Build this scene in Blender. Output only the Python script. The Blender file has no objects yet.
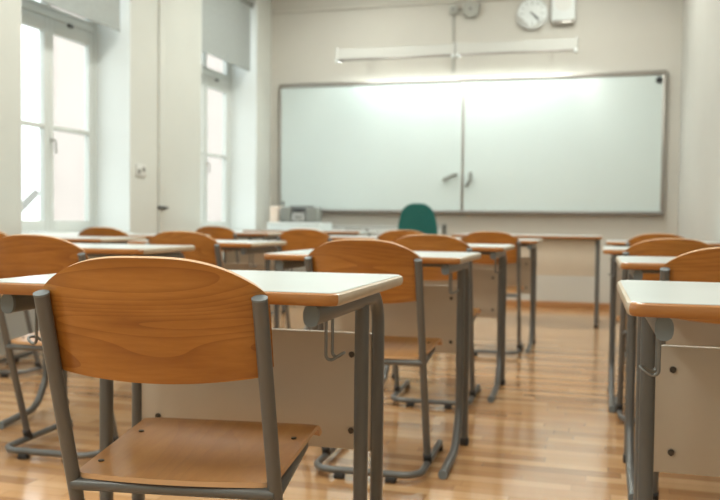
import bpy, bmesh, math, random
from mathutils import Vector, Matrix
random.seed(3)
C = bpy.context.scene.collection
PI = math.pi

# ------------------------------------------------------------------ materials
def mat(name, col, rough=.5, metal=0., spec=.5, coat=0., coat_rough=.1):
    m = bpy.data.materials.new(name); m.use_nodes = True
    b = m.node_tree.nodes['Principled BSDF']
    b.inputs['Base Color'].default_value = (*col, 1)
    b.inputs['Roughness'].default_value = rough
    b.inputs['Metallic'].default_value = metal
    b.inputs['Specular IOR Level'].default_value = spec
    b.inputs['Coat Weight'].default_value = coat
    b.inputs['Coat Roughness'].default_value = coat_rough
    return m

def N(m, kind, **kw):
    n = m.node_tree.nodes.new(kind)
    for k, v in kw.items():
        if k in n.inputs.keys(): n.inputs[k].default_value = v
        else: setattr(n, k, v)
    return n
def L(m, a, b): m.node_tree.links.new(a, b)
def BS(m): return m.node_tree.nodes['Principled BSDF']
def ramp(m, stops, fac):
    r = N(m, 'ShaderNodeValToRGB')
    e = r.color_ramp.elements
    while len(e) < len(stops): e.new(.5)
    for q, (p, c) in zip(e, stops): q.position = p; q.color = (*c, 1)
    L(m, fac, r.inputs['Fac']); return r
def mapped(m, scale, coord='Object', rot=(0, 0, 0)):
    t = N(m, 'ShaderNodeTexCoord'); mp = N(m, 'ShaderNodeMapping')
    mp.inputs['Scale'].default_value = scale; mp.inputs['Rotation'].default_value = rot
    L(m, t.outputs[coord], mp.inputs['Vector']); return mp
def noisy(m, col, amount=.06, scale=3., bump=0., bscale=60.):
    """slight colour unevenness and, if asked, a fine bump"""
    mp = mapped(m, (1, 1, 1))
    n = N(m, 'ShaderNodeTexNoise', Scale=scale, Detail=4.)
    L(m, mp.outputs[0], n.inputs['Vector'])
    r = ramp(m, [(.3, tuple(c*(1-amount) for c in col)), (.7, tuple(min(1, c*(1+amount)) for c in col))], n.outputs['Fac'])
    L(m, r.outputs['Color'], BS(m).inputs['Base Color'])
    if bump:
        n2 = N(m, 'ShaderNodeTexNoise', Scale=bscale, Detail=3.)
        L(m, mp.outputs[0], n2.inputs['Vector'])
        b = N(m, 'ShaderNodeBump', Strength=bump, Distance=.002)
        L(m, n2.outputs['Fac'], b.inputs['Height']); L(m, b.outputs[0], BS(m).inputs['Normal'])
    return m

def wood_mat(name, dark, mid, light, scale, wscale, rough=.33, coat=.35, rnd=True, line=.35):
    """veneer: flowing growth-ring lines stretched along the grain, with fine streaks"""
    m = mat(name, mid, rough, coat=coat, coat_rough=.16)
    mp = mapped(m, scale)
    vec = mp.outputs[0]
    if rnd:
        oi = N(m, 'ShaderNodeObjectInfo'); ml = N(m, 'ShaderNodeMath', operation='MULTIPLY'); ml.inputs[1].default_value = 37.
        L(m, oi.outputs['Random'], ml.inputs[0])
        ad = N(m, 'ShaderNodeVectorMath', operation='ADD'); L(m, vec, ad.inputs[0]); L(m, ml.outputs[0], ad.inputs[1]); vec = ad.outputs[0]
    n1 = N(m, 'ShaderNodeTexNoise', Scale=.55, Detail=1.5, Distortion=.25); L(m, vec, n1.inputs['Vector'])
    mu = N(m, 'ShaderNodeMath', operation='MULTIPLY'); mu.inputs[1].default_value = wscale*3.; L(m, n1.outputs['Fac'], mu.inputs[0])
    fr = N(m, 'ShaderNodeMath', operation='FRACT'); L(m, mu.outputs[0], fr.inputs[0])
    pw = N(m, 'ShaderNodeMath', operation='POWER'); pw.inputs[1].default_value = 3.; L(m, fr.outputs[0], pw.inputs[0])
    sv = N(m, 'ShaderNodeVectorMath', operation='MULTIPLY'); sv.inputs[1].default_value = (1., 1., 1.); L(m, vec, sv.inputs[0])
    n2 = N(m, 'ShaderNodeTexNoise', Scale=6., Detail=6., Roughness=.65); L(m, sv.outputs[0], n2.inputs['Vector'])
    n3 = N(m, 'ShaderNodeTexNoise', Scale=.9, Detail=2.); L(m, vec, n3.inputs['Vector'])
    mx = N(m, 'ShaderNodeMix', data_type='FLOAT'); mx.inputs[0].default_value = .5
    L(m, n3.outputs['Fac'], mx.inputs[2]); L(m, n2.outputs['Fac'], mx.inputs[3])
    r = ramp(m, [(.28, dark), (.5, mid), (.72, light)], mx.outputs[0])
    dk = N(m, 'ShaderNodeMix', data_type='RGBA', blend_type='MULTIPLY'); dk.inputs[7].default_value = (.62, .50, .42, 1)
    lm = N(m, 'ShaderNodeMath', operation='MULTIPLY'); lm.inputs[1].default_value = line; L(m, pw.outputs[0], lm.inputs[0])
    L(m, lm.outputs[0], dk.inputs[0]); L(m, r.outputs['Color'], dk.inputs[6])
    L(m, dk.outputs[2], BS(m).inputs['Base Color'])
    b = N(m, 'ShaderNodeBump', Strength=.08, Distance=.001); L(m, n2.outputs['Fac'], b.inputs['Height']); L(m, b.outputs[0], BS(m).inputs['Normal'])
    return m

M = {}
M['chair_wood'] = wood_mat('beech_veneer', (.275, .095, .014), (.395, .152, .024), (.52, .225, .046), (1.1, 6., 11.), 9., line=.7)
M['toplit_seat_wood'] = wood_mat('toplit_seat_veneer', (.34, .13, .022), (.46, .195, .034), (.56, .265, .058), (7., 1.4, 9.), 4., rough=.33, coat=.3, line=.25)  # light falling on the seat from above is put into this lighter veneer
M['ply_edge'] = mat('plywood_edge', (.62, .38, .20), .5)
M['edge_wood'] = wood_mat('edge_wood', (.30, .11, .022), (.38, .155, .034), (.47, .205, .052), (2., 14., 14.), 4., rough=.35, coat=.3)
M['edge_pale'] = noisy(mat('pale_lacquered_edge', (.47, .375, .265), .38, coat=.2), (.47, .375, .265), .08, 20.)
M['tube'] = noisy(mat('grey_painted_tube', (.140, .140, .134), .34, .3), (.140, .140, .134), .05, 8.)
M['cap'] = mat('grey_plastic_cap', (.165, .19, .20), .45)
M['rubber'] = mat('dark_rubber', (.03, .028, .026), .7)
M['laminate'] = noisy(mat('white_laminate', (.60, .65, .64), .28, coat=.3, coat_rough=.2), (.60, .65, .64), .025, 5.)
M['panel'] = noisy(mat('cream_panel', (.58, .50, .40), .5), (.58, .50, .40), .03, 4.)
M['screw'] = mat('dark_screw', (.10, .085, .07), .4, .8)
M['wire'] = mat('grey_wire', (.22, .22, .21), .35, .7)
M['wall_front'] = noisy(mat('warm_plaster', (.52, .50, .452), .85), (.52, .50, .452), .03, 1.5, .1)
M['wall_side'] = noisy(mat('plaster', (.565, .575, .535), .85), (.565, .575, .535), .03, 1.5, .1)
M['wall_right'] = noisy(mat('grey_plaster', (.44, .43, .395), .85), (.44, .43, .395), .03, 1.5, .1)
M['white_paint'] = noisy(mat('white_paint', (.74, .77, .76), .5), (.74, .77, .76), .02, 3.)
M['skylit_reveal'] = noisy(mat('skylit_reveal_paint', (.68, .71, .70), .6), (.68, .71, .70), .015, 3.)  # paler than the walls: sky light on the jambs put into the colour
M['ceiling'] = noisy(mat('ceiling_paint', (.78, .77, .74), .9), (.78, .77, .74), .02, 1.)
M['win_frame'] = mat('window_paint', (.58, .60, .575), .4)
M['blind'] = noisy(mat('blind_fabric', (.34, .365, .355), .85), (.34, .365, .355), .05, 30.)
M['metal'] = mat('aluminium', (.36, .335, .305), .3, .8)
M['tray'] = mat('dark_aluminium', (.26, .235, .215), .35, .7)
M['board'] = noisy(mat('whiteboard_enamel', (.51, .575, .56), .28, coat=.5, coat_rough=.12), (.51, .575, .56), .012, 2.)
M['black'] = mat('black_plastic', (.015, .015, .016), .4)
M['dark_grey'] = mat('dark_grey_plastic', (.07, .07, .066), .5)
M['mid_grey'] = mat('mid_grey_plastic', (.20, .205, .185), .5)
M['silver'] = mat('silver_plastic', (.42, .42, .40), .4, .3)
M['hood'] = mat('lamp_hood_paint', (.45, .45, .42), .5)
M['dull_grey'] = mat('dull_grey_paint', (.38, .38, .345), .6)
M['cream'] = mat('cream_card', (.72, .60, .50), .7)
M['white_plastic'] = mat('white_plastic', (.62, .65, .64), .45)
M['grey_white'] = mat('grey_white_plastic', (.60, .60, .57), .5)
M['green'] = noisy(mat('green_fabric', (.010, .115, .104), .85), (.010, .115, .104), .18, 120., .25, 300.)
M['base_wood'] = wood_mat('skirting_wood', (.36, .17, .07), (.44, .22, .09), (.50, .27, .12), (1., 10., 10.), 4.)
M['facade'] = noisy(mat('pink_render', (.43, .365, .335), .9), (.43, .365, .335), .05, .5)
M['roof'] = mat('roof_metal', (.22, .21, .19), .6)
M['ground'] = noisy(mat('paving', (.4, .4, .38), .9), (.4, .4, .38), .1, 1.)

def glass_mat():
    m = bpy.data.materials.new('window_glass'); m.use_nodes = True
    nt = m.node_tree; nt.nodes.remove(nt.nodes['Principled BSDF'])
    out = nt.nodes['Material Output']
    t = N(m, 'ShaderNodeBsdfTransparent'); t.inputs[0].default_value = (.97, .99, .98, 1)
    g = N(m, 'ShaderNodeBsdfGlossy'); g.inputs['Roughness'].default_value = .02
    lw = N(m, 'ShaderNodeLayerWeight', Blend=.5)
    pw = N(m, 'ShaderNodeMath', operation='POWER'); pw.inputs[1].default_value = 4.; L(m, lw.outputs['Facing'], pw.inputs[0])
    f = N(m, 'ShaderNodeMath', operation='MULTIPLY_ADD'); f.inputs[1].default_value = .5; f.inputs[2].default_value = .03; L(m, pw.outputs[0], f.inputs[0])
    x = N(m, 'ShaderNodeMixShader')
    L(m, f.outputs[0], x.inputs[0]); L(m, t.outputs[0], x.inputs[1]); L(m, g.outputs[0], x.inputs[2]); L(m, x.outputs[0], out.inputs['Surface'])
    return m
M['glass'] = glass_mat()
def emit_mat(name, col, s):
    m = mat(name, col); b = BS(m)
    b.inputs['Emission Color'].default_value = (*col, 1); b.inputs['Emission Strength'].default_value = s
    return m
M['lamp_glow'] = emit_mat('fluorescent_tube_glow', (.92, 1., .985), 62.)

def floor_mat():
    m = mat('oak_strip_parquet', (.5, .3, .15), .2, coat=.5, coat_rough=.10)
    def mth(op, a, b=None):
        n = N(m, 'ShaderNodeMath', operation=op)
        for k, v in enumerate((a, b)):
            if v is None: continue
            if isinstance(v, (int, float)): n.inputs[k].default_value = v
            else: L(m, v, n.inputs[k])
        return n.outputs[0]
    t = N(m, 'ShaderNodeTexCoord'); sp = N(m, 'ShaderNodeSeparateXYZ'); L(m, t.outputs['Object'], sp.inputs[0])
    ry = mth('DIVIDE', sp.outputs['Y'], .062); row = mth('FLOOR', ry)
    w1 = N(m, 'ShaderNodeTexWhiteNoise', noise_dimensions='1D'); L(m, row, w1.inputs['W'])
    px = mth('ADD', mth('DIVIDE', sp.outputs['X'], .48), mth('MULTIPLY', w1.outputs['Value'], 7.3)); col = mth('FLOOR', px)
    cb = N(m, 'ShaderNodeCombineXYZ'); L(m, row, cb.inputs[0]); L(m, col, cb.inputs[1])
    w2 = N(m, 'ShaderNodeTexWhiteNoise', noise_dimensions='2D'); L(m, cb.outputs[0], w2.inputs['Vector'])
    fy = mth('FRACT', ry); fx = mth('FRACT', px)
    ey = mth('MINIMUM', fy, mth('SUBTRACT', 1., fy)); ex = mth('MINIMUM', fx, mth('SUBTRACT', 1., fx))
    seam = mth('MAXIMUM', mth('LESS_THAN', ey, .016), mth('LESS_THAN', ex, .0025))
    mp2 = mapped(m, (2.2, 34., 1.))
    of = N(m, 'ShaderNodeVectorMath', operation='ADD'); L(m, mp2.outputs[0], of.inputs[0]); L(m, w2.outputs['Color'], of.inputs[1])
    n = N(m, 'ShaderNodeTexNoise', Scale=1.6, Detail=5., Roughness=.6, Distortion=.4); L(m, of.outputs[0], n.inputs['Vector'])
    mx = N(m, 'ShaderNodeMix', data_type='FLOAT'); mx.inputs[0].default_value = .36
    L(m, w2.outputs['Value'], mx.inputs[2]); L(m, n.outputs['Fac'], mx.inputs[3])
    r = ramp(m, [(.10, (.30, .145, .055)), (.35, (.45, .235, .098)), (.62, (.56, .315, .142)), (.92, (.66, .42, .22))], mx.outputs[0])
    dk = N(m, 'ShaderNodeMix', data_type='RGBA'); dk.inputs[7].default_value = (.17, .085, .038, 1)
    L(m, mth('MULTIPLY', seam, .6), dk.inputs[0]); L(m, r.outputs['Color'], dk.inputs[6])
    L(m, dk.outputs[2], BS(m).inputs['Base Color'])
    b = N(m, 'ShaderNodeBump', Strength=.10, Distance=.002); L(m, n.outputs['Fac'], b.inputs['Height']); L(m, b.outputs[0], BS(m).inputs['Normal'])
    return m
M['floor'] = floor_mat()

# ------------------------------------------------------------------ mesh helpers
def obj(name, bm, mats, parent=None, smooth=True, angle=40):
    me = bpy.data.meshes.new(name)
    bmesh.ops.recalc_face_normals(bm, faces=bm.faces[:])
    if smooth:
        for f in bm.faces: f.smooth = True
        for e in bm.edges:
            if len(e.link_faces) == 2 and e.calc_face_angle(0) > math.radians(angle): e.smooth = False
    bm.to_mesh(me); bm.free()
    for m in (mats if isinstance(mats, list) else [mats]): me.materials.append(m)
    o = bpy.data.objects.new(name, me); C.objects.link(o)
    if parent: o.parent = parent
    return o
def thing(name, label, cat, loc=(0, 0, 0), rz=0, group=None):
    o = bpy.data.objects.new(name, None); C.objects.link(o); o.empty_display_size = .1
    o.location = loc; o.rotation_euler = (0, 0, math.radians(rz))
    return tag(o, label, cat, group)
def tag(o, label, cat, group=None):
    o['label'] = label; o['category'] = cat
    if group: o['group'] = group
    return o
def struct(o): o['kind'] = 'structure'; return o
def sempty(name, loc=(0, 0, 0)):
    o = bpy.data.objects.new(name, None); C.objects.link(o); o.location = loc; return struct(o)
def dup(root, loc, rz, label, group=None):
    r = root.copy(); C.objects.link(r); r.location = loc; r.rotation_euler = (0, 0, math.radians(rz)); r['label'] = label
    if group: r['group'] = group
    for ch in list(root.children):
        c = ch.copy(); C.objects.link(c); c.parent = r
        for g in ch.children:
            d = g.copy(); C.objects.link(d); d.parent = c
    return r

def box(bm, a, b, bevel=0., seg=2):
    r = bmesh.ops.create_cube(bm, size=1.)
    vs = r['verts']
    for v in vs: v.co = Vector([(a[i]+b[i])/2 + v.co[i]*abs(b[i]-a[i]) for i in range(3)])
    if bevel:
        es = list({e for v in vs for e in v.link_edges})
        bmesh.ops.bevel(bm, geom=es, offset=bevel, segments=seg, affect='EDGES', profile=.5)
    return bm
def bx(a, b, bevel=0., seg=2): return box(bmesh.new(), a, b, bevel, seg)

def round_path(pts, r, seg=6, closed=False):
    pts = [Vector(p) for p in pts]; out = []
    n = len(pts)
    for i, p in enumerate(pts):
        if not closed and i in (0, n-1): out.append(p); continue
        a, b = pts[i-1]-p, pts[(i+1) % n]-p
        rr = r[i] if isinstance(r, (list, tuple)) else r
        la, lb = a.length, b.length; a.normalize(); b.normalize()
        ang = a.angle(b)
        if ang > PI-.02 or rr == 0: out.append(p); continue
        t = min(rr/math.tan(ang/2), la*.49, lb*.49); R = t*math.tan(ang/2)
        bis = (a+b).normalized(); c = p+bis*(R/math.sin(ang/2))
        u = (p+a*t)-c; w = (p+b*t)-c
        tot = u.angle(w); ax = u.cross(w).normalized()
        for k in range(seg+1): out.append(c + Matrix.Rotation(tot*k/seg, 3, ax) @ u)
    return out

def tube(bm, path, rx, ry=None, n=12, side=None, closed=False, power=2.):
    """sweep an (oval) section along a path; rx lies along `side`"""
    ry = ry or rx; path = [Vector(p) for p in path]; rings = []; m = len(path)
    prev = None
    for i, p in enumerate(path):
        if closed: t = path[(i+1) % m]-path[i-1]
        elif i == 0: t = path[1]-p
        elif i == m-1: t = p-path[i-1]
        else: t = (path[i+1]-p).normalized()+(p-path[i-1]).normalized()
        t.normalize()
        if side is not None: s = Vector(side)
        elif prev is None: s = Vector((0, 0, 1)) if abs(t.z) < .9 else Vector((1, 0, 0))
        else: s = prev
        s = (s-t*s.dot(t)).normalized(); prev = s; u = t.cross(s)
        ring = []
        for k in range(n):
            a = 2*PI*k/n; ca, sa = math.cos(a), math.sin(a)
            q = (abs(ca)**power+abs(sa)**power)**(-1/power)
            ring.append(bm.verts.new(p+s*rx*ca*q+u*ry*sa*q))
        rings.append(ring)
    for i in range(m if closed else m-1):
        A, B = rings[i], rings[(i+1) % m]
        for k in range(n): bm.faces.new((A[k], A[(k+1) % n], B[(k+1) % n], B[k]))
    if not closed: bm.faces.new(rings[0]); bm.faces.new(rings[-1])
    return bm
def tb(path, rx, ry=None, **k): return tube(bmesh.new(), path, rx, ry, **k)
def cyl(bm, c, r, h, axis='Z', n=24, r2=None, bevel=0.):
    res = bmesh.ops.create_cone(bm, cap_ends=True, segments=n, radius1=r, radius2=r if r2 is None else r2, depth=h)
    R = {'Z': Matrix.Identity(3), 'X': Matrix.Rotation(PI/2, 3, 'Y'), 'Y': Matrix.Rotation(-PI/2, 3, 'X')}[axis]
    for v in res['verts']: v.co = R @ v.co + Vector(c)
    if bevel:
        es = [e for e in {e for v in res['verts'] for e in v.link_edges} if len(e.link_faces) == 2 and e.calc_face_angle(0) > 1.]
        bmesh.ops.bevel(bm, geom=es, offset=bevel, segments=2, affect='EDGES', profile=.5)
    return bm
def cy(c, r, h, axis='Z', **k): return cyl(bmesh.new(), c, r, h, axis, **k)
def rrect(w, d, r, seg=6, cx=0., cy_=0.):
    return [(p.x, p.y) for p in round_path([(cx-w/2, cy_-d/2, 0), (cx+w/2, cy_-d/2, 0), (cx+w/2, cy_+d/2, 0), (cx-w/2, cy_+d/2, 0)], r, seg, closed=True)]
def prism(bm, outline, z0, z1):
    lo = [bm.verts.new((x, y, z0)) for x, y in outline]; hi = [bm.verts.new((x, y, z1)) for x, y in outline]
    n = len(lo)
    bm.faces.new(lo); bm.faces.new(hi)
    for i in range(n): bm.faces.new((lo[i], lo[(i+1) % n], hi[(i+1) % n], hi[i]))
    return bm
def shell(fn, nu, nv, th, edge_mat=1):
    """two-sided sheet from fn(u,v)->point, u in -1..1, v in 0..1; the rim gets material slot edge_mat"""
    bm = bmesh.new(); P = [[Vector(fn(-1+2*i/nu, j/nv)) for i in range(nu+1)] for j in range(nv+1)]
    def nrm(i, j):
        du = P[j][min(i+1, nu)]-P[j][max(i-1, 0)]; dv = P[min(j+1, nv)][i]-P[max(j-1, 0)][i]
        return du.cross(dv).normalized()
    A = [[bm.verts.new(P[j][i]+nrm(i, j)*th/2) for i in range(nu+1)] for j in range(nv+1)]
    B = [[bm.verts.new(P[j][i]-nrm(i, j)*th/2) for i in range(nu+1)] for j in range(nv+1)]
    for j in range(nv):
        for i in range(nu):
            bm.faces.new((A[j][i], A[j][i+1], A[j+1][i+1], A[j+1][i])); bm.faces.new((B[j][i], B[j+1][i], B[j+1][i+1], B[j][i+1]))
    loop = [(0, i) for i in range(nu)]+[(j, nu) for j in range(nv)]+[(nv, i) for i in range(nu, 0, -1)]+[(j, 0) for j in range(nv, 0, -1)]
    for k in range(len(loop)):
        (a, b), (c, d) = loop[k], loop[(k+1) % len(loop)]
        f = bm.faces.new((A[a][b], B[a][b], B[c][d], A[c][d])); f.material_index = edge_mat
    return bm

# ------------------------------------------------------------------ room shell
XL, XR, XR2, YF, YB, ZC = -3.66, .69, .842, 9.0, -2.6, 3.5   # the right wall is not quite square to the front wall
OPEN = [(-.42, .90), (2.15, 3.47), (4.715, 6.035), (7.27, 8.58)]
ZS, ZH = .75, 3.23
struct(obj('floor', bx((XL-.4, YB-.2, -.1), (XR2+.2, YF+.2, 0)), M['floor'], smooth=False))
struct(obj('ceiling', bx((XL-.4, YB-.2, ZC), (XR2+.2, YF+.2, ZC+.1)), M['ceiling'], smooth=False))
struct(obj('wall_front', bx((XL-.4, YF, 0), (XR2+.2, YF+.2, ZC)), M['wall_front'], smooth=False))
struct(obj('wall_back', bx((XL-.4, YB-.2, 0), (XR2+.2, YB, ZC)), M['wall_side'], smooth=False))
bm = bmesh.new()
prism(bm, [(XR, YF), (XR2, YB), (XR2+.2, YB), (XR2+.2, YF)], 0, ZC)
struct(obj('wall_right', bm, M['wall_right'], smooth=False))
bm = bmesh.new()
ys = [YB]+[v for o in OPEN for v in o]+[YF]
for i in range(0, len(ys), 2): box(bm, (XL-.4, ys[i], 0), (XL, ys[i+1], ZC))
for a, b in OPEN:
    box(bm, (XL-.4, a, 0), (XL, b, ZS)); box(bm, (XL-.4, a, ZH), (XL, b, ZC))
struct(obj('wall_left', bm, M['wall_side'], smooth=False))
struct(obj('baseboard_front', bx((XL, YF-.018, 0), (XR, YF, .065), .004), M['base_wood']))
struct(obj('baseboard_right', prism(bmesh.new(), [(XR-.015, YF-.018), (XR2-.015, YB), (XR2, YB), (XR, YF-.018)], 0, .065), M['base_wood']))
bm = bmesh.new(); tube(bm, [(XL, YF-.012, 3.2), (XR, YF-.012, 3.2)], .012, .012, n=8)
struct(obj('trim_1', bm, M['wall_front']))
# cable duct up the window pier
struct(obj('trim_2', bx((XL, 6.475, 0), (XL+.022, 6.565, ZC), .004), M['wall_side']))

# windows
def window(n, a, b, blind_bottom):
    XW = -3.985; f = .03
    w = sempty('window_%d' % n, (XW, (a+b)/2, ZS))
    def put(name, bm, m, par=w, **k):
        for v in bm.verts: v.co -= Vector(w.location)-Vector((0, 0, -.008))
        return obj(name, bm, m, par, **k)
    mid = (a+b)/2+.045
    fr = bmesh.new()
    for p, q in (((a, ZS), (a+.05, ZH)), ((b-.05, ZS), (b, ZH)), ((a+.05, ZH-.05), (b-.05, ZH)), ((a+.05, ZS), (b-.05, ZS+.033)), ((a+.05, 2.357), (b-.05, 2.412))):
        box(fr, (XW-.04, p[0], p[1]), (XW+.03, q[0], q[1]), .006)
    put('window_frame', fr, M['win_frame'])
    for (p, q) in ((a+.05, mid), (mid, b-.05)):
        s = bmesh.new(); r = .055
        for (c, d) in (((p, .785), (p+r, 2.355)), ((q-r, .785), (q, 2.355)), ((p+r, .785), (q-r, .865)), ((p+r, 2.25), (q-r, 2.355)), ((p+r, 1.540), (q-r, 1.574))):
            box(s, (XW-.025, c[0], c[1]), (XW+.025, d[0], d[1]), .005)
        so = put('sash', s, M['win_frame'])
        g = bmesh.new()
        box(g, (XW-.006, p+r, .865), (XW+.002, q-r, 2.25)); put('pane', g, M['glass'], so, smooth=False)
    u = bmesh.new(); p, q = a+.05, b-.05
    for (c, d) in (((p, 2.414), (p+.045, 3.175)), ((q-.045, 2.414), (q, 3.175)), ((p+.045, 2.414), (mid-.03, 2.446)), ((mid+.03, 2.414), (q-.045, 2.446)), ((p+.045, 3.13), (mid-.03, 3.175)), ((mid+.03, 3.13), (q-.045, 3.175)), ((mid-.03, 2.414), (mid+.03, 3.175))):
        box(u, (XW-.025, c[0], c[1]), (XW+.025, d[0], d[1]), .006)
    uo = put('transom_sash', u, M['win_frame'])
    g = bmesh.new(); box(g, (XW-.006, p+.04, 2.44), (XW+.002, q-.04, 3.14)); put('pane', g, M['glass'], uo, smooth=False)
    h = bmesh.new(); cyl(h, (XW+.03, mid+.02, 1.46), .014, .02, 'X'); tube(h, round_path([(XW+.04, mid+.02, 1.46), (XW+.06, mid+.03, 1.46), (XW+.06, mid+.035, 1.36)], .015), .008)
    put('window_handle', h, M['silver'])
    k = bmesh.new(); box(k, (XW+.025, mid+.22, 2.335), (XW+.04, mid+.28, 2.36), .003); put('catch', k, M['dark_grey'])
    s = bmesh.new(); box(s, (XW-.02, a-.0, ZS-.012), (XL+.035, b+.0, ZS+.02), .006); put('window_sill', s, M['white_paint'])
    rv = bmesh.new()  # thin boxes added so the jambs carry the brightened colour
    for y0, y1 in ((a, a+.008), (b-.008, b)): box(rv, (XW+.03, y0, ZS+.028), (XL+.002, y1, ZH))
    box(rv, (XW+.03, a+.008, ZH-.008), (XL+.002, b-.008, ZH))
    put('reveal_lining', rv, M['skylit_reveal'], smooth=False)
    if blind_bottom:
        bl = thing('roller_blind', blind_bottom[1], 'blind', (-3.70, (a+b)/2, blind_bottom[0]), group='grey roller blinds')
        z0 = 0.; z1 = ZH-.03-blind_bottom[0]; hw = (b-a)/2-.085
        obj('fabric', bx((-.0015, -hw, z0), (.0015, hw, z1-.02)), M['blind'], bl, smooth=False)
        obj('bottom_bar', bx((-.007, -hw, z0-.008), (.007, hw, z0+.014), .003), M['blind'], bl)
        obj('roller', cy((0, 0, z1-.02), .028, 2*hw+.06, 'X' if False else 'Y'), M['mid_grey'], bl)
        for s_ in (-1, 1): obj('bracket', bx((-.03, s_*(hw+.03)-.006, z1-.055), (.03, s_*(hw+.03)+.006, z1+.03), .002), M['silver'], bl)
    return w
window(1, *OPEN[0], None); window(2, *OPEN[1], None)
window(3, *OPEN[2], (2.352, 'pale grey roller blind half lowered over the nearer window at the left edge'))
window(4, *OPEN[3], (2.472, 'pale grey roller blind over the window beside the whiteboard wall'))

# small fittings on the window pier
t = thing('wall_socket', 'small white wall socket plate on the pier between the two windows', 'socket', (XL, 6.19, 1.27))
obj('plate', bx((0, -.075, -.05), (.012, .075, .05), .003), M['grey_white'], t)
for s in (-1, 1): obj('outlet', cy((.012, s*.036, 0.01*s), .02, .008, 'X'), M['mid_grey'], t)
t = thing('latch', 'small dark latch on the cable duct of the window pier', 'latch', (XL+.022, 6.53, .97))
obj('backplate', bx((-.023, -.06, -.014), (.01, .05, .014), .003), M['dark_grey'], t)
obj('lever', tb([(.012, .03, 0), (.03, .03, 0), (.034, -.05, 0)], .007), M['dark_grey'], t)

# outside: neighbouring house and a sloping roof edge
t = thing('neighbour_house', 'pale pink rendered house seen through the windows', 'building', (-15, 27, -4))
obj('wall', prism(bmesh.new(), [(3, -10.6), (3, 22), (-3, 22), (-3, -2.2)], 0, 16), M['facade'], t, smooth=False)
o = obj('roof_edge', tb([(-7., 8.5, .645), (-7.0, 9.32, 1.197)], .05, .06, n=4, side=(1, 0, 0)), M['roof'], smooth=False)
tag(o, 'dark sloping roof edge outside the nearer window', 'roof edge')
o = obj('ground_outside', bx((-60, -30, -4.2), (-4.2, 60, -4)), M['ground'], smooth=False); struct(o)

# ------------------------------------------------------------------ front wall
WB = thing('whiteboard', 'wide white board with two panels in a metal frame on the front wall', 'whiteboard', (-1.5, YF, .966))
BX0, BX1, BZ = -2.045, 2.055, 1.418    # local extents
obj('panel', bx((BX0+.02, -.045, .03), (.035, -.02, BZ-.03)), M['board'], WB, smooth=False)
obj('panel', bx((.04, -.045, .03), (BX1-.025, -.02, BZ-.03)), M['board'], WB, smooth=False)
fr = bmesh.new()
box(fr, (BX0, -.058, BZ-.035), (BX1, 0, BZ+.012), .008, 3)
box(fr, (BX0, -.05, 0), (BX0+.03, 0, BZ-.03), .004); box(fr, (BX1-.035, -.055, 0), (BX1, 0, BZ-.03), .004)
obj('frame', fr, M['metal'], WB)
obj('divider', bx((.024, -.052, .02), (.05, -.02, BZ-.03), .004), M['metal'], WB)
obj('tray', tb([(BX0, -.055, .012), (BX1, -.055, .012)], .022, .05, n=10, side=(0, 0, 1)), M['tray'], WB)
h1 = tb(round_path([(-.16, -.046, .36), (-.15, -.08, .362), (-.04, -.08, .41), (-.03, -.046, .412)], .015), .016)
h2 = tb(round_path([(.085, -.046, .30), (.09, -.08, .30), (.125, -.08, .345), (.125, -.08, .42), (.125, -.046, .425)], .02), .016)
obj('handle', h1, M['mid_grey'], WB); obj('handle', h2, M['mid_grey'], WB)
obj('stop', cy((BX1-.07, -.055, BZ-.085), .032, .02, 'Y'), M['black'], WB)
obj('stop', cy((BX0+.06, -.05, .10), .02, .015, 'Y'), M['mid_grey'], WB)

def board_lamp(x0, x1, label):
    t = thing('board_lamp', label, 'lamp', ((x0+x1)/2, 8.55, 2.548), group='lamps above the whiteboard')
    hw = (x1-x0)/2-.012
    prof = [(-.05, .0), (-.055, .11), (.06, .125), (.112, .085), (.112, .026), (.106, .026), (.106, .082), (.055, .115), (-.045, .10), (-.042, .0)]
    bm = bmesh.new(); A = [bm.verts.new((-hw, y, z)) for y, z in prof]; B = [bm.verts.new((hw, y, z)) for y, z in prof]
    n = len(prof); bm.faces.new(A); bm.faces.new(B)
    for i in range(n): bm.faces.new((A[i], A[(i+1) % n], B[(i+1) % n], B[i]))
    obj('hood', bm, M['hood'], t, smooth=False)
    obj('lip', bx((-hw, -.056, -.012), (hw, -.04, .008), .002), M['tray'], t)
    obj('glow_tube', cy((0, .03, .06), .014, 2*hw-.06, 'X'), M['lamp_glow'], t)
    for s in (-1, 1):
        obj('end_cap', bx((s*hw-.012, -.058, -.006), (s*hw+.012, .11, .128), .004), M['hood'], t)
        obj('end_tip', cy((s*(hw-.005), -.05, -.010), .02, .03, 'X', n=16), M['white_plastic'], t)  # small white tip at the lower front of the end cap
        obj('arm', tb(round_path([(s*hw*.6, .03, .115), (s*hw*.6, .25, .14), (s*hw*.6, .45, .14)], .05), .011), M['grey_white'], t)
    return t
board_lamp(-2.74, -1.485, 'long white lamp hood above the left board panel')
board_lamp(-1.475, -.29, 'long white lamp hood above the right board panel, under the clock')

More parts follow.
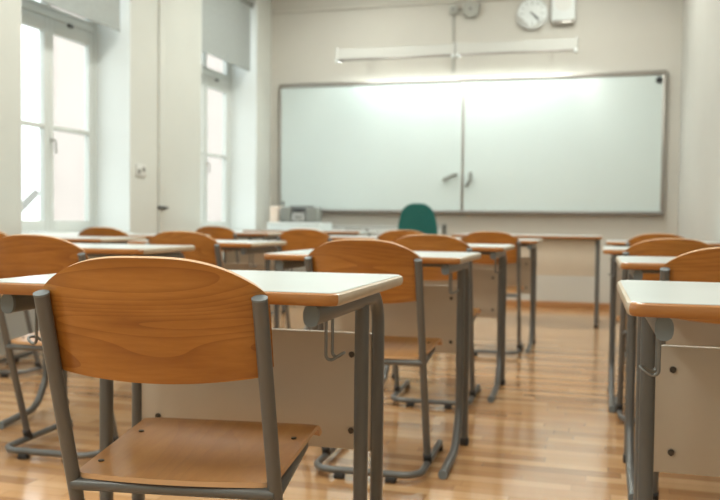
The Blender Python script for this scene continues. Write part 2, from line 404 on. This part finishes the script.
def face_disc(x, z, r, y, dep): return cy((x, y-dep/2, z), r, dep, 'Y', n=40)
t = thing('wall_clock', 'round white wall clock with grey rim above the whiteboard', 'clock', (-.766, YF, 3.025))
obj('case', cy((0, -.02, 0), .162, .04, 'Y', n=40, bevel=.006), M['silver'], t)
obj('dial', cy((0, -.042, 0), .15, .006, 'Y', n=40), M['white_plastic'], t)
for k in range(12):
    bm = bmesh.new()
    a = PI*k/6; s = .012 if k % 3 else .02
    q = bmesh.ops.create_cube(bm, size=1.)['verts']
    for v in q:
        p = Vector((v.co.x*.007, v.co.y*.002, v.co.z*2*s)); p.z += .125-s
        p.rotate(Matrix.Rotation(a, 3, 'Y')); v.co = p+Vector((0, -.046, 0))
    obj('hour_mark', bm, M['mid_grey'], t, smooth=False)
def hand(ang, ln, w, y):
    b = bx((-w, y-.001, -.02), (w, y+.001, ln))
    for v in b.verts: v.co.rotate(Matrix.Rotation(math.radians(ang), 3, 'Y'))
    return b
obj('hour_hand', hand(131, .085, .007, -.049), M['dark_grey'], t, smooth=False)
obj('minute_hand', hand(140, .12, .005, -.052), M['dark_grey'], t, smooth=False)
t = thing('wall_loudspeaker', 'square white loudspeaker box beside the wall clock', 'loudspeaker', (-.452, YF, 3.085))
obj('cabinet', bx((-.118, -.09, -.155), (.118, 0, .16), .01), M['white_plastic'], t)
obj('grille', cy((0, -.091, .02), .085, .006, 'Y', n=32), M['grey_white'], t)
obj('bracket', bx((-.10, -.07, -.185), (.10, 0, -.153), .004), M['metal'], t)
t = thing('wall_bell', 'round grey alarm bell high on the front wall, left of the clock', 'bell', (-1.40, YF, 3.105))
obj('gong', cy((0, -.045, 0), .085, .05, 'Y', n=32, bevel=.015), M['dull_grey'], t)
obj('mount', cy((0, -.012, 0), .05, .024, 'Y', n=24), M['mid_grey'], t)
obj('boss', cy((0, -.075, 0), .016, .014, 'Y', n=16), M['mid_grey'], t)
t = thing('junction_box', 'small square junction box with a conduit running down to the board', 'junction box', (-1.585, YF+.003, 3.115))
obj('box', bx((-.045, -.05, -.045), (.045, 0, .045), .006), M['dull_grey'], t)
obj('conduit', tb([(0, -.014, -.045), (0, -.014, -.66)], .012), M['dull_grey'], t)
obj('knob', cy((0, -.055, 0), .018, .015, 'Y'), M['mid_grey'], t)
obj('bell_cable', tb(round_path([(.045, -.01, .0), (.1, -.01, .0)], .01), .008), M['mid_grey'], t)
# trunking with sockets under the board
t = thing('cable_trunking', 'long white cable trunking with sockets on the wall under the whiteboard', 'trunking', (-2.45, YF, .765))
obj('duct', bx((-.75, -.06, -.05), (.765, 0, .055), .006), M['white_plastic'], t)
obj('lid_rail', bx((-.75, -.064, .036), (.765, -.058, .046)), M['mid_grey'], t, smooth=False)
obj('socket_plate', bx((-.30, -.068, -.03), (-.10, -.058, .026), .003), M['silver'], t)
obj('socket', cy((-.08+.03, -.064, -.002), .022, .012, 'Y'), M['dark_grey'], t)
t = thing('marker_holder', 'small dark bracket on the wall at the right end of the trunking', 'bracket', (-1.655, YF+.003, .79))
obj('plate', bx((-.02, -.012, -.05), (.02, 0, .06), .003), M['mid_grey'], t)
obj('peg', tb([(0, -.01, .03), (0, -.06, .03), (0, -.065, .05)], .009), M['dark_grey'], t)

# ------------------------------------------------------------------ desks
DW, DD, DT = .71, .535, .76
def make_desk(label, loc, rz):
    t = thing('school_desk', label, 'desk', loc, rz, 'grey-legged school desks')
    cyd = DD/2; bx_ = DW/2-.056
    bm = prism(bmesh.new(), rrect(DW-.012, DD-.012, .022, 6, 0, cyd), DT-.0225, DT)
    bmesh.ops.bevel(bm, geom=[e for e in bm.edges if e.verts[0].co.z > DT-.001 and e.verts[1].co.z > DT-.001], offset=.0012, segments=1, affect='EDGES')
    top = obj('tabletop', bm, M['laminate'], t)
    path = [(x, y, DT-.0115) for x, y in rrect(DW-.014, DD-.014, .022, 6, 0, cyd)]
    bm = bmesh.new(); rings = []
    prof = [(-.004, -.0105), (.003, -.011), (.0065, -.008), (.008, -.003), (.008, .003), (.0065, .0078), (.002, .0104), (-.004, .0104)]
    n = len(path)
    for i, p in enumerate(path):
        p = Vector(p); tt = (Vector(path[(i+1) % n])-Vector(path[i-1])).normalized(); out = Vector((tt.y, -tt.x, 0))
        rings.append([bm.verts.new(p+out*a+Vector((0, 0, b))) for a, b in prof])
    for i in range(n):
        A, B = rings[i], rings[(i+1) % n]
        d = Vector(path[(i+1) % n])-Vector(path[i])
        for k in range(len(prof)): bm.faces.new((A[k], A[(k+1) % len(prof)], B[(k+1) % len(prof)], B[k])).material_index = int(abs(d.y) > 1.5*abs(d.x))
    obj('edge_band', bm, [M['edge_wood'], M['edge_pale']], top)
    for s in (-1, 1):
        x = s*bx_
        p = round_path([(x, .036, .7175), (x, .515, .7175), (x, .515, .012)], .07, 8)
        sf = obj('side_frame', tb(p, .0135, .018, n=16, side=(1, 0, 0), power=2.6), M['tube'], t)
        obj('end_cap', tb([(x, .030, .7175), (x, .037, .7175)], .0142, .0187, n=16, side=(1, 0, 0), power=2.6), M['cap'], sf)
        obj('foot_cap', bx((x-.016, .495, 0), (x+.016, .535, .028), .004), M['rubber'], sf)
        p = round_path([(x, .372, .705), (x, .372, .16), (x, .29, .035), (x, .042, .017)], [0, .12, .12, 0], 8)
        lg = obj('leg', tb(p, .0145, .0145, n=16, side=(1, 0, 0), power=2.6), M['tube'], t)
        obj('foot_cap', tb([(x, .044, .0168), (x, .036, .016)], .0158, .0158, n=16, side=(1, 0, 0), power=2.6), M['cap'], lg)
        # bag hook of bent wire
        hx = s*.027; z = .622
        p = round_path([(x, .118, .702), (x, .118, z), (x+hx, .124, z+.018), (x+hx, .152, z+.018), (x, .158, z), (x, .158, .702)], [0, .012, .013, .013, .012, 0], 5)
        obj('bag_hook', tb(p, .0031, n=8), M['wire'], t)
    obj('modesty_panel', bx((-bx_+.012, .506, .361), (bx_-.012, .524, .627), .003), M['panel'], t)
    for s in (-1, 1):
        for z in (.578, .405):
            bm = cy((s*(bx_-.058), .5045, z), .0068, .006, 'Y', n=16, bevel=.0015)
            obj('screw', bm, M['screw'], t)
    obj('cross_rail', bx((-bx_, .40, .705), (bx_, .422, .736), .003), M['tube'], t)
    return t

desks = [
 ((-0.774, 1.318), 1.2, 'white-topped school desk behind the large front chair, bag hook and cream panel in sharp focus'),
 ((.390, 1.362), 1, 'school desk cut by the right edge of the photo, nearest of the right-hand desks'),
 ((-.815, 2.80), .3, 'school desk directly behind the front-centre one, second in the middle column'),
 ((-.818, 4.09), 0, 'school desk third in the middle column, just left of the aisle'),
 ((-0.785, 5.74), 0, 'school desk fourth in the middle column, its post left of the teacher table panel'),
 ((0.40, 2.75), 0.6, 'school desk second along the right wall, behind the nearest right desk'),
 ((0.345, 4.06), 0.3, 'school desk third along the right wall, its foot standing free in the aisle'),
 ((0.36, 5.78), 0, 'school desk last and farthest along the right wall'),
 ((-2.09, 2.93), 4, 'school desk whose white top shows just over the big chair back at left'),
 ((-2.07, 3.96), 0.6, 'school desk with bare legs showing, left of the middle column'),
 ((-1.885, 5.83), 0, 'school desk in front of the radio, partly hidden by an orange chair'),
 ((-3.14, 4.27), 0, 'school desk beneath the nearer window at the far left'),
 ((-3.2, 5.3), 0, 'school desk against the pier between the two windows'),
 ((-3.185, 6.92), 0, 'school desk beneath the farther window, nearest the front-left corner'),
]
d0 = None
for (x, y), rz, lab in desks:
    if d0 is None: d0 = make_desk(lab, (x, y, 0), rz)
    else: dup(d0, (x, y, 0), rz, lab)

# ------------------------------------------------------------------ chairs
def make_chair(label, loc, rz):
    t = thing('school_chair', label, 'chair', loc, rz, 'orange plywood school chairs')
    w, lean, R = .186, .325, .0128
    ly = lambda z: -lean*(z-.43)
    hw = .197
    def back(u, v):
        a = abs(u)
        zt = .8185-.060*a**2.9; zb = .605+.016*u*u+.016*max(0, (a-.88)/.12)**2
        z = zb+(zt-zb)*v
        x = u*hw*(1-.012*(1-v))
        if a > .9: x -= math.copysign(hw*.03*((a-.9)/.1)**2*(max(0, v-.72)/.28)**2, u)
        return (x, ly(z)+.0175+.036*(u*u-.85), z)
    obj('backrest', shell(back, 36, 10, .009), [M['chair_wood'], M['ply_edge']], t, angle=50)
    sd = .415
    def seat(u, v):
        a = abs(u)
        hwv = .183+.012*v
        y0 = .004-.016*(1-u*u)+.012*max(0, (a-.9)/.1)**2; y1 = sd-.004*u*u-.010*max(0, (a-.9)/.1)**2
        y = y0+(y1-y0)*v
        z = .418+.020*v-.007*(1-u*u)*math.sin(PI*min(1, v*1.15))*(v < .87)
        lip = max(0, v-.86)/.14
        z -= .026*lip**2.0; y -= .012*lip**2
        return (u*hwv, y, z)
    st = obj('seat', shell(seat, 20, 24, .0095), [M['toplit_seat_wood'], M['ply_edge']], t, angle=50)
    for s in (-1, 1):
        for y in (.07, .26): obj('screw', cy((s*.163, y, .4228+.020*y/.415), .0055, .003, n=12), M['screw'], st)
    for s in (-1, 1):
        x = s*w
        p = obj('back_post', tb([(x, ly(.752), .752), (x, ly(.43), .43), (x, .132, .036)], R, n=14), M['tube'], t)
        obj('post_cap', tb([(x, ly(.7515), .7515), (x, ly(.755), .755)], R+.0006, n=14), M['cap'], p)
        obj('joint', tb([(x, .118, .062), (x, .138, .028)], R+.0025, n=12), M['rubber'], p)
    obj('seat_frame', tb(round_path([(-w, .006, .398), (-w*.9, .36, .404), (w*.9, .36, .404), (w, .006, .398)], .04), .011, n=12), M['tube'], t)
    obj('cross_rail', tb([(-w, .004, .402), (w, .004, .402)], .0115, n=12), M['tube'], t)
    obj('floor_frame', tb(round_path([(-w, .42, .028), (-w, -.035, .028), (w, -.035, .028), (w, .42, .028)], .065, 8), .0122, n=12), M['tube'], t)
    for s in (-1, 1):
        obj('foot_pad', bx((s*.09-.018, -.050, 0), (s*.09+.018, -.020, .020), .005), M['rubber'], t)
        obj('foot_pad', bx((s*w-.013, .395, 0), (s*w+.013, .426, .022), .005), M['rubber'], t)
    return t
chairs = [
 ((-0.727, 1.335), 8, 'large orange plywood chair in the foreground, sharp wood grain facing the viewer'),
 ((-0.768, 2.785), 2, 'second orange chair of the middle column, right behind the front-centre desk'),
 ((-0.785, 3.96), 2.5, 'third orange chair of the middle column, below right of the green chair'),
 ((-0.72, 5.6), 2, 'fourth orange chair of the middle column, nearest the teacher table'),
 ((-1.31, 5.7), 1, 'orange chair right in front of the green swivel chair'),
 ((-2.0, 5.64), 1, 'orange chair in front of the radio'),
 ((-2.0, 3.87), 2, 'orange chair whose back rises right behind the big foreground chair, under the second window'),
 ((-1.93, 2.65), 3, 'orange chair at the left edge, its floor frame visible beside the big chair'),
 ((-3.24, 3.95), 0, 'orange chair just peeking in at the far left edge, behind the left-edge chair'),
 ((-3.2, 5.04), 1, 'orange chair below the nearer window, beside its far jamb'),
 ((-3.2, 6.72), 1, 'orange chair below the farther window, rearmost by the window wall'),
 ((0.345, 2.60), 1, 'orange chair at the right edge just above the nearest right desk'),
 ((0.268, 3.88), 2, 'middle one of the three overlapping orange chairs by the right wall'),
 ((0.32, 5.7), 1, 'rearmost of the three overlapping orange chairs by the right wall'),
]
c0 = None
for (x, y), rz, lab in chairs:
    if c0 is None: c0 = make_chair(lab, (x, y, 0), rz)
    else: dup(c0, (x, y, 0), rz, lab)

# ------------------------------------------------------------------ teacher's end
t = thing('teacher_table', 'wide table with a brownish cream front panel across the end of the aisle', 'table', (-.655, 7.33, 0))
bm = prism(bmesh.new(), rrect(1.25, .62, .02, 5, 0, .31), .744, .768)
tt = obj('tabletop', bm, M['laminate'], t)
bm = bmesh.new()
for a, b in (((-.63, -.006), (.63, .004)), ((-.63, .616), (.63, .626)), ((-.631, 0), (-.622, .62)), ((.622, 0), (.631, .62))): box(bm, (a[0], a[1], .745), (b[0], b[1], .7665), .003)
obj('edge_band', bm, M['edge_wood'], tt)
for sx in (-1, 1):
    for y in (.09, .54): 
        lg = obj('leg', tb([(sx*.597, y, .744), (sx*.597, y, .01)], .017, n=14), M['tube'], t)
        obj('foot_cap', cy((sx*.597, y, .008), .021, .016), M['rubber'], lg)
obj('front_panel', bx((-.57, .085, .43), (.575, .103, .735), .003), M['panel'], t)
obj('apron', bx((-.58, .10, .69), (.58, .12, .744)), M['tube'], t, smooth=False)

t = thing('swivel_chair', 'dark green upholstered swivel chair in front of the whiteboard', 'chair', (-1.735, 8.12, 0), 6)
def sw_back(u, v):
    hw = .150+.055*(1-v)**1.0+.0*v
    a = abs(u)
    z = .60+.445*v-.075*(a**3.2)*max(0, v-.6)/.4+.05*(a**4)*max(0, .25-v)/.25
    return (u*hw, -.20-.07*(v-.1)+.04*u*u, z)
obj('backrest', shell(sw_back, 18, 16, .05, 0), M['green'], t)
def sw_seat(u, v):
    a = abs(u); return (u*(.22-.03*(2*v-1)**4), -.20+.44*v+.02*(a**3)*(1 if v < .5 else -1), .47+.012*(1-a*a)-.02*max(0, v-.8))
obj('seat', shell(sw_seat, 14, 14, .06, 0), M['green'], t)
obj('back_bar', tb(round_path([(0, -.215, .72), (0, -.245, .45), (0, -.05, .425)], .05), .018, .01), M['black'], t)
obj('column', cy((0, 0, .27), .025, .32), M['black'], t)
for k in range(5):
    a = 2*PI*k/5+.3; c_, s_ = math.cos(a), math.sin(a)
    lg = obj('leg', tb([(0, 0, .11), (c_*.15, s_*.15, .10), (c_*.28, s_*.28, .075)], .02, .016), M['black'], t)
    bm = bmesh.new(); cyl(bm, (c_*.28, s_*.28, .027), .027, .04, 'X'); obj('caster', bm, M['rubber'], lg)

t = thing('side_table', 'narrow white table under the radio in the front-left corner', 'table', (-2.95, 8.05, 0))
tt = obj('tabletop', bx((-.62, 0, .745), (.62, .62, .77), .004), M['laminate'], t)
obj('edge_band', bx((-.622, -.006, .746), (.622, .002, .769), .002), M['edge_wood'], tt)
for sx in (-1, 1):
    for y in (.06, .56): obj('leg', tb([(sx*.57, y, .745), (sx*.57, y, 0)], .016, n=12), M['tube'], t)
obj('apron', bx((-.57, .05, .69), (.57, .07, .745)), M['tube'], t, smooth=False)
t = thing('flat_case', 'flat white case lying under the radio', 'case', (-3.10, 8.45, .77))
obj('body', bx((-.295, -.20, 0), (.295, .20, .083), .008), M['white_plastic'], t)
obj('seam', bx((-.29, -.2015, .055), (.29, -.199, .060)), M['mid_grey'], t, smooth=False)
z0 = .853
t = thing('portable_radio', 'grey portable radio with two speakers standing on the flat white case', 'radio', (-3.09, 8.47, z0))
obj('body', bx((-.20, -.085, .004), (.20, .085, .155), .014, 3), M['dark_grey'], t)
for s in (-1, 1):
    sp = obj('speaker', bx((s*.145-.062, -.108, .002), (s*.145+.062, .07, .16), .018, 3), M['mid_grey'], t)
    obj('cone', cy((s*.145, -.109, .08), .046, .006, 'Y'), M['mid_grey'], sp)
obj('tape_deck', bx((-.07, -.1, .015), (.07, -.084, .085), .004), M['silver'], t)
obj('display', bx((-.045, -.1, .11), (.045, -.084, .14), .003), M['black'], t)
obj('slot', bx((-.045, -.1025, .045), (.045, -.099, .06)), M['dark_grey'], t, smooth=False)
obj('control_strip', bx((-.065, -.096, .09), (.065, -.084, .105), .002), M['silver'], t)
obj('top_handle', tb(round_path([(-.14, 0, .15), (-.13, 0, .168), (.13, 0, .168), (.14, 0, .15)], .012), .007), M['dark_grey'], t)
t = thing('storage_box', 'cream cardboard box standing left of the radio', 'box', (-3.363, 8.47, z0))
obj('carton', bx((-.048, -.09, 0), (.042, .09, .16), .003), M['cream'], t)
obj('lid', bx((-.051, -.093, .13), (.045, .093, .168), .003), M['cream'], t)

# ------------------------------------------------------------------ light
sc = bpy.context.scene
w = bpy.data.worlds.new('sky'); sc.world = w; w.use_nodes = True
nt = w.node_tree; bg = nt.nodes['Background']
bg.inputs['Color'].default_value = (.93, .98, 1., 1); bg.inputs['Strength'].default_value = 2.5
for a, b in OPEN:      # portals guide the daylight through the four windows
    l = bpy.data.lights.new('window_portal', 'AREA'); l.shape = 'RECTANGLE'; l.size = ZH-ZS; l.size_y = b-a; l.cycles.is_portal = True
    o = bpy.data.objects.new('window_portal', l); C.objects.link(o); o.location = (-4.07, (a+b)/2, (ZS+ZH)/2); o.rotation_euler = (0, -PI/2, 0)
for x in (-2.4, -.3):  # unseen fill lights added under the ceiling to brighten the room, no fixtures
    for y in (-1., 1.9, 4.8, 7.5):
        l = bpy.data.lights.new('ceiling_fill', 'AREA'); l.shape = 'RECTANGLE'; l.size = .3; l.size_y = 1.4; l.energy = 31; l.color = (.97, 1., .93)
        o = bpy.data.objects.new('ceiling_fill', l); C.objects.link(o); o.location = (x, y, ZC-.02)

# ------------------------------------------------------------------ camera
f = 850.
cam = bpy.data.cameras.new('camera'); co = bpy.data.objects.new('camera', cam); C.objects.link(co)
cam.sensor_fit = 'HORIZONTAL'; cam.sensor_width = 36; cam.lens = 36*f/720
yaw, pitch, roll = math.atan(245/f), math.atan(29.5/f), math.radians(.6)
co.matrix_world = Matrix.Translation((0, 0, .88)) @ Matrix.Rotation(yaw, 4, 'Z') @ Matrix.Rotation(PI/2-pitch, 4, 'X') @ Matrix.Rotation(roll, 4, 'Z')
cam.dof.use_dof = True; cam.dof.focus_distance = 1.42; cam.dof.aperture_fstop = 5.2
cam.clip_start = .05
sc.camera = co
vs = sc.view_settings
vs.view_transform = 'Standard'; vs.look = 'None'; vs.gamma = 1; vs.use_curve_mapping = False; vs.exposure = .36
sc.cycles.max_bounces = 12; sc.cycles.diffuse_bounces = 6; sc.cycles.use_denoising = True
